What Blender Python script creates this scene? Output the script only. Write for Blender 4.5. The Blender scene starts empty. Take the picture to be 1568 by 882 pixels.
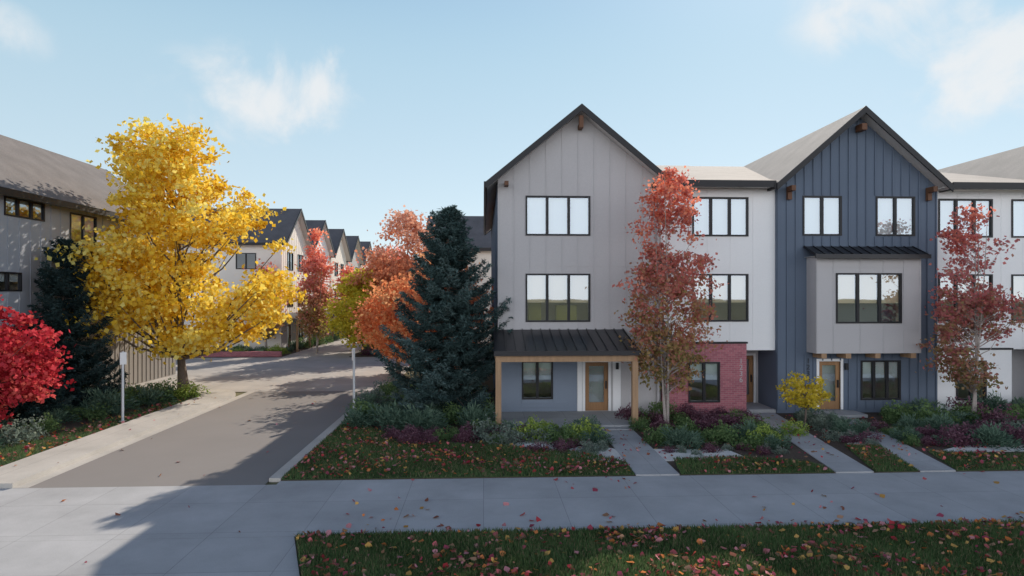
import bpy, math, random
import numpy as np
from mathutils import Vector, Matrix
rng=np.random.default_rng(7); random.seed(7)
scene=bpy.context.scene
C=bpy.context.collection

# ---------------------------------------------------------------- materials
def nodes_of(name):
    m=bpy.data.materials.new(name); m.use_nodes=True
    nt=m.node_tree; nt.nodes.clear()
    out=nt.nodes.new('ShaderNodeOutputMaterial')
    return m,nt,out
def surf(name,col,rough=.7,var=.12,scale=3.0,fine=40.0,bump=.15,metal=0.0,spec=.35,stretch=(1,1,1),bdist=.01):
    m,nt,out=nodes_of(name); N=nt.nodes; L=nt.links
    b=N.new('ShaderNodeBsdfPrincipled'); L.new(b.outputs[0],out.inputs[0])
    b.inputs['Roughness'].default_value=rough; b.inputs['Metallic'].default_value=metal
    b.inputs['Specular IOR Level'].default_value=spec
    tc=N.new('ShaderNodeTexCoord'); mp=N.new('ShaderNodeMapping'); mp.inputs['Scale'].default_value=stretch
    L.new(tc.outputs['Object'],mp.inputs[0])
    n1=N.new('ShaderNodeTexNoise'); n1.inputs['Scale'].default_value=scale*.3; n1.inputs['Detail'].default_value=6
    n2=N.new('ShaderNodeTexNoise'); n2.inputs['Scale'].default_value=fine; n2.inputs['Detail'].default_value=4
    L.new(mp.outputs[0],n1.inputs['Vector']); L.new(mp.outputs[0],n2.inputs['Vector'])
    a=N.new('ShaderNodeMath'); a.operation='ADD'
    L.new(n1.outputs[0],a.inputs[0]); L.new(n2.outputs[0],a.inputs[1])
    mr=N.new('ShaderNodeMapRange'); mr.inputs[1].default_value=.7; mr.inputs[2].default_value=1.3
    mr.inputs[3].default_value=1-var; mr.inputs[4].default_value=1+var
    L.new(a.outputs[0],mr.inputs[0])
    vm=N.new('ShaderNodeVectorMath'); vm.operation='SCALE'; vm.inputs[0].default_value=col[:3]
    L.new(mr.outputs[0],vm.inputs['Scale']); L.new(vm.outputs[0],b.inputs['Base Color'])
    if bump>0:
        bp=N.new('ShaderNodeBump'); bp.inputs['Strength'].default_value=bump; bp.inputs['Distance'].default_value=bdist
        L.new(n2.outputs[0],bp.inputs['Height']); L.new(bp.outputs[0],b.inputs['Normal'])
    return m
def paving(name,col,jx,jy,var=.16,jd=.62,w=.012):
    """concrete slabs with saw-cut joints, spacing jx,jy metres"""
    m,nt,out=nodes_of(name); N=nt.nodes; L=nt.links
    b=N.new('ShaderNodeBsdfPrincipled'); L.new(b.outputs[0],out.inputs[0]); b.inputs['Roughness'].default_value=.85
    b.inputs['Specular IOR Level'].default_value=.3
    tc=N.new('ShaderNodeTexCoord'); sp=N.new('ShaderNodeSeparateXYZ'); L.new(tc.outputs['Object'],sp.inputs[0])
    fac=None; cells=[]
    for ax,j in ((0,jx),(1,jy)):
        d=N.new('ShaderNodeMath'); d.operation='DIVIDE'; d.inputs[1].default_value=j; L.new(sp.outputs[ax],d.inputs[0])
        f=N.new('ShaderNodeMath'); f.operation='FRACT'; L.new(d.outputs[0],f.inputs[0])
        fl=N.new('ShaderNodeMath'); fl.operation='FLOOR'; L.new(d.outputs[0],fl.inputs[0]); cells.append(fl)
        lt=N.new('ShaderNodeMath'); lt.operation='LESS_THAN'; lt.inputs[1].default_value=w/j; L.new(f.outputs[0],lt.inputs[0])
        if fac is None: fac=lt
        else:
            mx=N.new('ShaderNodeMath'); mx.operation='MAXIMUM'; L.new(fac.outputs[0],mx.inputs[0]); L.new(lt.outputs[0],mx.inputs[1]); fac=mx
    cb=N.new('ShaderNodeCombineXYZ'); L.new(cells[0].outputs[0],cb.inputs[0]); L.new(cells[1].outputs[0],cb.inputs[1])
    wn=N.new('ShaderNodeTexWhiteNoise'); L.new(cb.outputs[0],wn.inputs['Vector'])
    n1=N.new('ShaderNodeTexNoise'); n1.inputs['Scale'].default_value=.55; n1.inputs['Detail'].default_value=9; n1.inputs['Roughness'].default_value=.66
    n2=N.new('ShaderNodeTexNoise'); n2.inputs['Scale'].default_value=60; n2.inputs['Detail'].default_value=3
    L.new(tc.outputs['Object'],n1.inputs['Vector']); L.new(tc.outputs['Object'],n2.inputs['Vector'])
    mr=N.new('ShaderNodeMapRange'); mr.inputs[1].default_value=.3; mr.inputs[2].default_value=.7; mr.inputs[3].default_value=1-var; mr.inputs[4].default_value=1+var
    L.new(n1.outputs[0],mr.inputs[0])
    mr2=N.new('ShaderNodeMapRange'); mr2.inputs[3].default_value=.95; mr2.inputs[4].default_value=1.05; L.new(wn.outputs[0],mr2.inputs[0])
    mr3=N.new('ShaderNodeMapRange'); mr3.inputs[1].default_value=.3; mr3.inputs[2].default_value=.7; mr3.inputs[3].default_value=.90; mr3.inputs[4].default_value=1.10; L.new(n2.outputs[0],mr3.inputs[0])
    mr4=N.new('ShaderNodeMapRange'); mr4.inputs[3].default_value=1; mr4.inputs[4].default_value=jd; L.new(fac.outputs[0],mr4.inputs[0])
    cur=mr
    for o in (mr2,mr3,mr4):
        mu=N.new('ShaderNodeMath'); mu.operation='MULTIPLY'; L.new(cur.outputs[0],mu.inputs[0]); L.new(o.outputs[0],mu.inputs[1]); cur=mu
    vm=N.new('ShaderNodeVectorMath'); vm.operation='SCALE'; vm.inputs[0].default_value=col
    L.new(cur.outputs[0],vm.inputs['Scale']); L.new(vm.outputs[0],b.inputs['Base Color'])
    bp=N.new('ShaderNodeBump'); bp.inputs['Strength'].default_value=.2; bp.inputs['Distance'].default_value=.006
    L.new(n2.outputs[0],bp.inputs['Height']); L.new(bp.outputs[0],b.inputs['Normal'])
    return m
def brickmat(name):
    m,nt,out=nodes_of(name); N=nt.nodes; L=nt.links
    b=N.new('ShaderNodeBsdfPrincipled'); L.new(b.outputs[0],out.inputs[0]); b.inputs['Roughness'].default_value=.85
    tc=N.new('ShaderNodeTexCoord'); sp=N.new('ShaderNodeSeparateXYZ'); cb=N.new('ShaderNodeCombineXYZ')
    L.new(tc.outputs['Object'],sp.inputs[0])
    ad=N.new('ShaderNodeMath'); ad.operation='ADD'; L.new(sp.outputs[0],ad.inputs[0]); L.new(sp.outputs[1],ad.inputs[1])
    L.new(ad.outputs[0],cb.inputs[0]); L.new(sp.outputs[2],cb.inputs[1])
    br=N.new('ShaderNodeTexBrick'); L.new(cb.outputs[0],br.inputs['Vector'])
    br.inputs['Scale'].default_value=1; br.inputs['Brick Width'].default_value=.22; br.inputs['Row Height'].default_value=.075
    br.inputs['Mortar Size'].default_value=.006
    br.inputs['Color1'].default_value=(.50,.17,.20,1); br.inputs['Color2'].default_value=(.37,.11,.145,1); br.inputs['Mortar'].default_value=(.46,.30,.31,1)
    L.new(br.outputs[0],b.inputs['Base Color'])
    bp=N.new('ShaderNodeBump'); bp.invert=True; bp.inputs['Distance'].default_value=.008; bp.inputs['Strength'].default_value=.6
    L.new(br.outputs['Fac'],bp.inputs['Height']); L.new(bp.outputs[0],b.inputs['Normal'])
    return m
def leafmat(name,trans=.4):
    m,nt,out=nodes_of(name); N=nt.nodes; L=nt.links
    at=N.new('ShaderNodeAttribute'); at.attribute_name='Col'
    d=N.new('ShaderNodeBsdfDiffuse'); t=N.new('ShaderNodeBsdfTranslucent'); mx=N.new('ShaderNodeMixShader'); mx.inputs[0].default_value=trans
    L.new(at.outputs['Color'],d.inputs[0]); L.new(at.outputs['Color'],t.inputs[0])
    L.new(d.outputs[0],mx.inputs[1]); L.new(t.outputs[0],mx.inputs[2]); L.new(mx.outputs[0],out.inputs[0])
    return m
def glassmat(name,refl=.38):
    m,nt,out=nodes_of(name); N=nt.nodes; L=nt.links
    g=N.new('ShaderNodeBsdfGlossy'); g.inputs['Roughness'].default_value=.015; g.inputs['Color'].default_value=(.76,.85,.92,1)
    t=N.new('ShaderNodeBsdfTransparent'); t.inputs[0].default_value=(.88,.92,.90,1)
    mx=N.new('ShaderNodeMixShader'); mx.inputs[0].default_value=refl
    tc=N.new('ShaderNodeTexCoord'); n=N.new('ShaderNodeTexNoise'); n.inputs['Scale'].default_value=.9; L.new(tc.outputs['Object'],n.inputs['Vector'])
    bp=N.new('ShaderNodeBump'); bp.inputs['Strength'].default_value=.06; bp.inputs['Distance'].default_value=.02
    L.new(n.outputs[0],bp.inputs['Height']); L.new(bp.outputs[0],g.inputs['Normal'])
    L.new(t.outputs[0],mx.inputs[1]); L.new(g.outputs[0],mx.inputs[2]); L.new(mx.outputs[0],out.inputs[0])
    return m

M_gray=surf('gray_siding',(.50,.485,.49),.75,.06,1.2,30,.06)
M_white=surf('white_siding',(.88,.88,.88),.7,.03,1.2,30,.05)
M_blue=surf('blue_siding',(.125,.16,.218),.7,.08,1.5,30,.08)
M_lap=surf('blue_lap_siding',(.22,.265,.335),.7,.06,1.5,30,.08)
M_lgray=surf('light_gray_siding',(.50,.50,.51),.75,.05,1.2,30,.06)
M_slate=surf('slate_siding',(.34,.365,.41),.75,.05,1.2,30,.06)
M_cream=surf('cream_siding',(.80,.76,.70),.75,.05,1.2,30,.06)
M_tan=surf('tan_siding',(.25,.232,.215),.8,.1,2,30,.1,stretch=(1,1,.1))
M_black=surf('black_trim',(.018,.018,.021),.45,.1,3,60,.05)
M_metal=surf('black_metal_roof',(.028,.028,.032),.35,.1,2,20,.03,metal=.3,spec=.5)
M_soffit=surf('soffit',(.60,.58,.56),.8,.05,2,30,.05)
M_shingle=surf('shingle_roof',(.44,.405,.37),.9,.14,4,18,.5,bdist=.02)
M_shingled=surf('dark_shingle_roof',(.11,.11,.12),.9,.2,4,18,.5,bdist=.02)
M_shinglem=surf('charcoal_shingle_roof',(.17,.155,.15),.9,.2,4,18,.5,bdist=.02)
M_wood=surf('wood_beam',(.38,.24,.14),.6,.22,6,25,.15,stretch=(6,6,.6))
M_wdark=surf('dark_wood',(.14,.065,.035),.6,.22,6,25,.15)
M_door=surf('door_wood',(.33,.18,.085),.5,.2,6,25,.1,stretch=(8,8,.5))
M_brick=brickmat('red_brick')
M_room=surf('room_wall',(.60,.52,.42),.9,.1)
M_blindw=surf('white_blind',(.80,.83,.85),.9,.03)
M_blindc=surf('cream_blind',(.88,.69,.47),.9,.03)
M_glass=glassmat('window_glass',.33)
M_conc=paving('concrete_slabs',(.395,.397,.405),1.75,1.75)
M_curb=paving('curb_concrete',(.47,.445,.41),3.0,50)
M_walk=paving('walk_concrete',(.39,.392,.40),1.5,1.5)
M_alley=paving('alley_pavement',(.42,.40,.38),4.5,4.0,jd=.75,w=.03)
M_asph=surf('asphalt',(.235,.218,.208),.9,.10,.9,90,.35,bdist=.006)
M_road=surf('road_asphalt',(.09,.09,.09),.9,.13,.9,90,.35,bdist=.006)
M_mulch=surf('mulch',(.09,.066,.052),.95,.4,2,35,1.0,bdist=.04)
M_grassg=surf('grass_soil',(.05,.075,.03),.95,.35,1.5,30,.8,bdist=.03)
M_gravel=surf('gravel',(.70,.69,.67),.9,.35,2,55,1.0,bdist=.03)
M_far=surf('ground_cover',(.13,.125,.065),.95,.3,.3,6,.5)
M_bark=surf('bark',(.15,.12,.10),.9,.3,4,25,.6,stretch=(1,1,.25),bdist=.02)
M_barkl=surf('pale_bark',(.38,.33,.30),.85,.3,4,25,.5,bdist=.01)
M_pole=surf('galvanised_steel',(.66,.68,.70),.4,.06,3,30,.03,metal=.2)
M_sign=surf('white_paint',(.82,.82,.82),.4,.02)
M_leaf=leafmat('leaf',.45)
M_needle=leafmat('needle',.15)
M_grass=leafmat('grass_blade',.3)
M_litter=leafmat('litter_leaf',.15)

# ---------------------------------------------------------------- mesh helpers
def empty(name,loc=(0,0,0),rz=0):
    e=bpy.data.objects.new(name,None); e.location=loc; e.rotation_euler=(0,0,rz); C.objects.link(e); e.empty_display_size=.3; return e
class MB:
    def __init__(s,M=None): s.v=[]; s.f=[]; s.M=M
    def add(s,vs,fs):
        o=len(s.v)
        for p in vs:
            p=Vector(p)
            if s.M is not None: p=s.M@p
            s.v.append(p[:])
        s.f+= [tuple(i+o for i in f) for f in fs]
    def box(s,x0,x1,y0,y1,z0,z1):
        s.add([(x0,y0,z0),(x1,y0,z0),(x1,y1,z0),(x0,y1,z0),(x0,y0,z1),(x1,y0,z1),(x1,y1,z1),(x0,y1,z1)],
              [(0,3,2,1),(4,5,6,7),(0,1,5,4),(1,2,6,5),(2,3,7,6),(3,0,4,7)])
    def quad(s,a,b,c,d): s.add([a,b,c,d],[(0,1,2,3)])
    def slabx(s,xa,za,xb,zb,y0,y1,t):
        s.add([(xa,y0,za),(xb,y0,zb),(xb,y1,zb),(xa,y1,za),(xa,y0,za-t),(xb,y0,zb-t),(xb,y1,zb-t),(xa,y1,za-t)],
              [(0,1,2,3),(7,6,5,4),(4,5,1,0),(5,6,2,1),(6,7,3,2),(7,4,0,3)])
    def slaby(s,ya,za,yb,zb,x0,x1,t):
        s.add([(x0,ya,za),(x1,ya,za),(x1,yb,zb),(x0,yb,zb),(x0,ya,za-t),(x1,ya,za-t),(x1,yb,zb-t),(x0,yb,zb-t)],
              [(0,1,2,3),(7,6,5,4),(4,5,1,0),(5,6,2,1),(6,7,3,2),(7,4,0,3)])
    def tube(s,pts,rad,n=6):
        pts=[Vector(p) for p in pts]; vs=[]; fs=[]
        for i,p in enumerate(pts):
            t=(pts[min(i+1,len(pts)-1)]-pts[max(i-1,0)]).normalized()
            a=t.orthogonal().normalized() if abs(t.z)<.9 else Vector((1,0,0)); a=(a-t*a.dot(t)).normalized(); b=t.cross(a)
            for k in range(n):
                an=2*math.pi*k/n; vs.append(p+(a*math.cos(an)+b*math.sin(an))*rad[i])
        for i in range(len(pts)-1):
            for k in range(n):
                fs.append((i*n+k,i*n+(k+1)%n,(i+1)*n+(k+1)%n,(i+1)*n+k))
        s.add(vs,fs)
    def obj(s,name,mat,parent=None,smooth=False):
        if not s.v: return None
        me=bpy.data.meshes.new(name); me.from_pydata(s.v,[],s.f); me.update()
        me.materials.append(mat)
        if smooth: me.polygons.foreach_set('use_smooth',[True]*len(me.polygons))
        o=bpy.data.objects.new(name,me); C.objects.link(o)
        if parent: o.parent=parent
        return o
def poly_mesh(name,V,col,mat,parent=None):
    """V:(N,k,3) separate polygons, col:(N,3)"""
    N,k,_=V.shape
    me=bpy.data.meshes.new(name)
    me.vertices.add(N*k); me.vertices.foreach_set('co',V.astype(np.float32).ravel())
    me.loops.add(N*k); me.loops.foreach_set('vertex_index',np.arange(N*k,dtype=np.int32))
    me.polygons.add(N); me.polygons.foreach_set('loop_start',np.arange(0,N*k,k,dtype=np.int32))
    try: me.polygons.foreach_set('loop_total',np.full(N,k,dtype=np.int32))
    except Exception: pass
    me.update(calc_edges=True); me.validate()
    ca=me.color_attributes.new('Col','FLOAT_COLOR','POINT')
    c4=np.ones((N*k,4),np.float32); c4[:,:3]=np.repeat(np.clip(col,0,1),k,axis=0); ca.data.foreach_set('color',c4.ravel())
    me.materials.append(mat)
    o=bpy.data.objects.new(name,me); C.objects.link(o)
    if parent: o.parent=parent
    return o
def unit(a): return a/np.maximum(np.linalg.norm(a,axis=-1,keepdims=True),1e-6)
def leaves(c,L,W,up=.5,fold=0,r=None):
    r=r or rng; n=len(c)
    nm=unit(r.normal(size=(n,3))+np.array([0,0,up])); a=unit(np.cross(nm,r.normal(size=(n,3)))); b=np.cross(nm,a)
    s=(.65+.7*r.random((n,1)))
    a=a*L*s*.5; b=b*W*s*.5
    return np.stack([c+a, c+b+a*.15, c-a, c-b+a*.15],axis=1)

def facade(mb,x0,x1,z0,z1,y,ops,dep=.14):
    xs=sorted(set([x0,x1]+[v for o in ops for v in o[:2]])); zs=sorted(set([z0,z1]+[v for o in ops for v in o[2:4]]))
    xs=[x for x in xs if x0<=x<=x1]; zs=[z for z in zs if z0<=z<=z1]
    for i in range(len(xs)-1):
        for j in range(len(zs)-1):
            cx=(xs[i]+xs[i+1])/2; cz=(zs[j]+zs[j+1])/2
            if any(o[0]<cx<o[1] and o[2]<cz<o[3] for o in ops): continue
            mb.quad((xs[i],y,zs[j]),(xs[i+1],y,zs[j]),(xs[i+1],y,zs[j+1]),(xs[i],y,zs[j+1]))
    for (a,b,c,d) in [o[:4] for o in ops]:
        mb.quad((a,y,c),(a,y,d),(a,y+dep,d),(a,y+dep,c)); mb.quad((b,y,d),(b,y,c),(b,y+dep,c),(b,y+dep,d))
        mb.quad((a,y,d),(b,y,d),(b,y+dep,d),(a,y+dep,d)); mb.quad((b,y,c),(a,y,c),(a,y+dep,c),(b,y+dep,c))
def battens(mb,xs,zf0,zf1,y,ops,w=.045,d=.022):
    for x in xs:
        iv=[(zf0(x),zf1(x))]
        for o in ops:
            if o[0]-.08<x<o[1]+.08:
                n=[]
                for a,b in iv:
                    if o[3]<=a or o[2]>=b: n.append((a,b))
                    else:
                        if o[2]-.03>a: n.append((a,o[2]-.03))
                        if o[3]+.03<b: n.append((o[3]+.03,b))
                iv=n
        for a,b in iv: mb.box(x-w/2,x+w/2,y-d,y+.01,a,b)
def window(par,x0,x1,z0,z1,y,n,blind=None,bfrac=1.0,M=None,fw=.065):
    fr=MB(M); gl=MB(M); rm=MB(M); bl=MB(M)
    ya,yb=y-.035,y+.07
    fr.box(x0,x0+fw,ya,yb,z0,z1); fr.box(x1-fw,x1,ya,yb,z0,z1)
    fr.box(x0+fw,x1-fw,ya,yb,z1-fw,z1); fr.box(x0+fw,x1-fw,ya,yb,z0,z0+fw)
    w=(x1-x0)/n
    for i in range(1,n): fr.box(x0+w*i-.05,x0+w*i+.05,ya+.01,yb,z0+fw,z1-fw)
    gl.quad((x0+fw,y+.03,z0+fw),(x1-fw,y+.03,z0+fw),(x1-fw,y+.03,z1-fw),(x0+fw,y+.03,z1-fw))
    e=.25; D=2.2; a,b,c,d=x0-e,x1+e,z0-e*.6,z1+e*.6; yy=y+.142
    rm.quad((a,yy+D,c),(b,yy+D,c),(b,yy+D,d),(a,yy+D,d)); rm.quad((a,yy,c),(a,yy+D,c),(a,yy+D,d),(a,yy,d))
    rm.quad((b,yy,c),(b,yy+D,c),(b,yy+D,d),(b,yy,d)); rm.quad((a,yy,c),(b,yy,c),(b,yy+D,c),(a,yy+D,c)); rm.quad((a,yy,d),(b,yy,d),(b,yy+D,d),(a,yy+D,d))
    fr.obj('window_frame',M_black,par); gl.obj('window_pane',M_glass,par); rm.obj('room',M_room,par)
    if blind:
        for i in range(n):
            zb=z1-(z1-z0)*min(1,bfrac)
            bl.quad((x0+w*i+.07,y+.09,zb),(x0+w*(i+1)-.07,y+.09,zb),(x0+w*(i+1)-.07,y+.09,z1),(x0+w*i+.07,y+.09,z1))
        bl.obj('window_blind',blind,par)
def door(par,x0,x1,z0,z1,y,M=None,trim=.1):
    t=MB(M); t.box(x0-trim,x0,y-.03,y+.14,z0,z1+trim); t.box(x1,x1+trim,y-.03,y+.14,z0,z1+trim); t.box(x0,x1,y-.03,y+.14,z1,z1+trim); t.obj('door_trim',M_white,par)
    s=.16; d=MB(M); yy=y+.05
    d.box(x0,x0+s,yy,yy+.05,z0,z1); d.box(x1-s,x1,yy,yy+.05,z0,z1); d.box(x0+s,x1-s,yy,yy+.05,z1-s,z1); d.box(x0+s,x1-s,yy,yy+.05,z0,z0+.32); d.obj('door_leaf',M_door,par)
    g=MB(M); g.quad((x0+s,yy+.02,z0+.32),(x1-s,yy+.02,z0+.32),(x1-s,yy+.02,z1-s),(x0+s,yy+.02,z1-s)); g.obj('door_glass',M_glass,par)
    k=MB(M); k.quad((x0-.05,yy+.3,z0),(x1+.05,yy+.3,z0),(x1+.05,yy+.3,z1),(x0-.05,yy+.3,z1)); k.obj('door_curtain',M_blindw,par)
    h=MB(M); h.box(x1-.11,x1-.06,yy-.06,yy,z0+.85,z0+1.15); h.obj('door_handle',M_black,par)
def gable_roof(par,cx,half,za,slope,y0,y1,mat=None,M=None,both=True):
    mat=mat or M_shingle; zt=za-slope*half
    a=MB(M); b=MB(M); c=MB(M)
    for s in (-1,1):
        a.slabx(cx,za,cx+s*half,zt,y0,y1,.07)
        b.slabx(cx,za-.072,cx+s*(half-.03),zt-.072+slope*.03,y0+.02,y1-.02,.12)
        c.slabx(cx,za+.02,cx+s*(half+.03),zt+.02-slope*.03,y0-.06,y0-.002,.27)
        if both: c.slabx(cx,za+.02,cx+s*(half+.03),zt+.02-slope*.03,y1+.002,y1+.06,.27)
        x=cx+s*half; c.box(min(x+s*.002,x+s*.1),max(x+s*.002,x+s*.1),y0,y1,zt-.2,zt+.01)
    a.obj('roof',mat,par); b.obj('soffit',M_soffit,par); c.obj('roof_fascia',M_black,par)
def hnum(par,txt,x,z,y,size=.22,dz=.2,mat=None):
    for i,ch in enumerate(txt):
        cu=bpy.data.curves.new('digit','FONT'); cu.body=ch; cu.size=size; cu.extrude=.008; cu.align_x='CENTER'
        o=bpy.data.objects.new('house_number_digit',cu); o.location=(x,y,z-i*dz); o.rotation_euler=(math.pi/2,0,0); cu.materials.append(mat or M_black); C.objects.link(o); o.parent=par

YF=23.75
M_olive=surf('olive_fabric',(.34,.31,.06),.8)
# ================================================================ gray townhouse
def gray_house(name,ox,full=True):
    h=empty(name,(ox,0,0)); x0,x1=.55,6.87; cx=3.71; half=3.59; za=11.8; sl=.82; yb=41
    ops=[(1.62,4.12,6.89,8.42),(1.62,4.12,3.57,5.43),(1.47,2.68,.60,2.08),(3.92,4.82,.14,2.02)]
    w=MB(); facade(w,x0,x1,0,8.7,YF,ops)
    zr=lambda x: za-.2-sl*abs(x-cx)
    w.add([(x0,YF,8.7),(x1,YF,8.7),(x1,YF,zr(x1)),(cx,YF,zr(cx)),(x0,YF,zr(x0))],[(0,1,2,3,4)])
    w.add([(x0,yb,0),(x1,yb,0),(x1,yb,zr(x1)),(cx,yb,zr(cx)),(x0,yb,zr(x0))],[(4,3,2,1,0)])
    w.obj('front_wall',M_gray,h)
    s=MB(); s.quad((x0,yb,0),(x0,YF,0),(x0,YF,zr(x0)),(x0,yb,zr(x0))); s.quad((x1,YF,0),(x1,yb,0),(x1,yb,zr(x1)),(x1,YF,zr(x1))); s.obj('side_wall',M_blue,h)
    b=MB(); xs=[x0+.03]+[x0+.62*i for i in range(1,11) if x0+.62*i<x1-.1]+[x1-.03]
    battens(b,xs,lambda x:3.2,lambda x:zr(x)-.02,YF,ops,.04,.018)
    for z in (5.72,): b.box(x0,x1,YF-.012,YF+.01,z,z+.03)
    b.obj('battens',M_gray,h)
    sb=MB()
    for yy in np.arange(YF+.4,yb,.45): sb.box(x0-.025,x0+.01,yy,yy+.05,0,zr(x0)-.05)
    sb.obj('side_battens',M_blue,h)
    l=MB()
    for i in range(20):
        z=.14+i*.15
        def board(xa,xb): l.add([(xa,YF-.045,z),(xb,YF-.045,z),(xb,YF-.012,z+.15),(xa,YF-.012,z+.15),(xa,YF,z),(xb,YF,z)],[(0,1,2,3),(4,5,1,0)])
        if z>2.09 or z+.15<.6: board(x0+.1,3.6)
        else: board(x0+.1,1.44); board(2.72,3.6)
    l.box(1.44,1.47,YF-.05,YF+.01,.45,2.15); l.box(2.68,2.72,YF-.05,YF+.01,.45,2.15)
    l.obj('lap_siding',M_lap,h)
    t=MB(); t.box(3.62,3.8,YF-.04,YF+.01,.14,2.9); t.box(5.0,5.3,YF-.04,YF+.01,.14,2.9); t.obj('entry_trim',M_white,h)
    gable_roof(h,cx,half,za,sl,YF-.5,yb+.4)
    r=MB(); r.slaby(23.9,9.08,34,11.78,cx+.2,x1-.002,.1); r.slaby(34.002,11.78,41.3,9.4,cx+.2,x1-.002,.1); r.obj('main_roof',M_shingle,h)
    window(h,*ops[0],YF,3,M_blindw,1.0); window(h,*ops[1],YF,3,M_blindc,.6); window(h,*ops[2],YF,2,M_blindw,.5)
    door(h,*ops[3],YF)
    k=MB(); k.box(cx-.08,cx+.08,YF-.45,YF-.005,10.95,11.12); k.box(cx-.08,cx+.08,YF-.45,YF-.3,11.12,11.4)
    k.box(x0+.25,x0+.4,YF-.45,YF-.005,8.75,8.9); k.box(x1-.4,x1-.25,YF-.45,YF-.005,8.75,8.9); k.obj('brackets',M_wdark,h)
    fz=MB(); fz.box(2.9,3.7,YF+.7,YF+1.2,3.5,4.2); fz.box(1.8,2.3,YF+.8,YF+1.2,3.5,4.6); fz.obj('cabinet',M_olive,h)
    p=MB(); p.slaby(21.25,2.66,YF-.002,3.28,.38,5.42,.05)
    for i in range(15):
        x=.42+i*.355; p.slaby(21.24,2.705,YF-.003,3.325,x-.012,x+.012,.045)
    p.box(.36,5.44,21.17,21.245,2.52,2.68); p.obj('porch_roof',M_metal,h)
    bm=MB(); bm.box(.42,5.36,21.3,21.46,2.3,2.55); bm.box(.42,.58,21.462,YF-.02,2.3,2.55); bm.box(5.2,5.36,21.462,YF-.02,2.3,2.55)
    for x in (.42,5.17): bm.box(x,x+.2,21.28,21.48,.14,2.298)
    bm.obj('porch_frame',M_wood,h)
    ce=MB(); ce.box(.6,5.18,21.48,YF-.05,2.56,2.6); ce.obj('porch_ceiling',M_soffit,h)
    f=MB(); f.box(.38,5.5,21.15,YF-.005,0,.13); f.box(3.7,5.1,20.8,21.148,0,.07); f.obj('porch_floor',M_walk,h)
    sc=MB(); sc.box(5.1,5.2,YF-.14,YF-.042,1.75,2.0); sc.obj('wall_lamp',M_black,h)
    dp=MB(); dp.box(x1-.16,x1-.08,YF-.1,YF-.02,.1,8.7); dp.obj('downpipe',M_gray,h)
    return h
gray_house('gray_townhouse',0)
gray_house('gray_townhouse',22.37)

# ================================================================ white townhouse
def white_house(name,ox,x0,x1,wins,low,brick=True):
    h=empty(name,(ox,0,0)); zb=2.45
    ops=[]
    for a,b in wins: ops+= [(a,b,6.89,8.42),(a,b,3.57,5.43)]
    w=MB(); facade(w,x0,x1,zb,8.75,YF,ops); w.quad((x0,YF,zb),(x0,YF+1.5,zb),(x1,YF+1.5,zb),(x1,YF,zb))
    w.quad((x0,41,0),(x1,41,0),(x1,41,9),(x0,41,9)); w.obj('front_wall',M_white,h)
    b=MB(); xs=np.arange(x0+.05,x1,.9); battens(b,xs,lambda x:zb+.02,lambda x:8.7,YF,ops,.03,.012)
    b.box(x0+.1,x1-.1,YF-.008,YF+.01,5.72,5.75); b.obj('battens',M_white,h)
    for o in ops: window(h,*o,YF,3 if o[1]-o[0]>1.8 else 2,M_blindw if o[2]>6 else M_blindc,1.0 if o[2]>6 else .6)
    r=MB(); r.slaby(23.2,8.95,34,11.8,x0,x1,.08); r.slaby(34.002,11.8,41.4,9.4,x0,x1,.08); r.obj('roof',M_shingle,h)
    f=MB(); f.box(x0+.3,x1-.25,23.12,23.198,8.72,8.97); f.obj('gutter',M_black,h)
    so=MB(); so.box(x0+.002,x1-.002,23.22,YF-.004,8.76,8.8); so.obj('soffit',M_soffit,h)
    xb=low
    lo=[(xb-2.29,xb-1.05,.45,2.02)]
    m=MB(); facade(m,x0+.002,xb,0,2.72 if brick else 2.44,YF-.14,lo,.12); yy=YF-.14; zt=2.72 if brick else 2.44
    m.quad((xb,yy,0),(xb,YF+1.5,0),(xb,YF+1.5,zb-.004),(xb,yy,zb-.004))
    m.quad((xb,yy,zb-.004),(xb,YF-.002,zb-.004),(xb,YF-.002,zt),(xb,yy,zt)); m.obj('lower_wall',M_brick if brick else M_white,h)
    window(h,*lo[0],yy,2,M_blindw,.45)
    c=MB(); c.box(x0+.003,xb+.04,yy-.04,YF-.003,zt+.002,zt+.07); c.obj('ledge_cap',M_black,h)
    e=MB(); eo=[(xb+.15,xb+1.0,.15,2.1)]; facade(e,xb,x1,0,zb,YF+1.5,eo,.12); e.obj('entry_wall',M_gray,h)
    door(h,*eo[0],YF+1.5,trim=.08)
    s=MB(); s.box(xb+.01,x1-.02,YF-.1,YF+1.49,0,.15); s.obj('entry_step',M_walk,h)
    if brick: hnum(h,'1236',9.98,1.95,yy-.01,.28,.24,M_gray)
    return h
white_house('white_townhouse',0,6.872,11.4,[(8.11,10.33)],10.2)
white_house('white_townhouse',0,17.84,22.91,[(17.99,20.22),(21.0,22.5)],20.9,brick=False)

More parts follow.
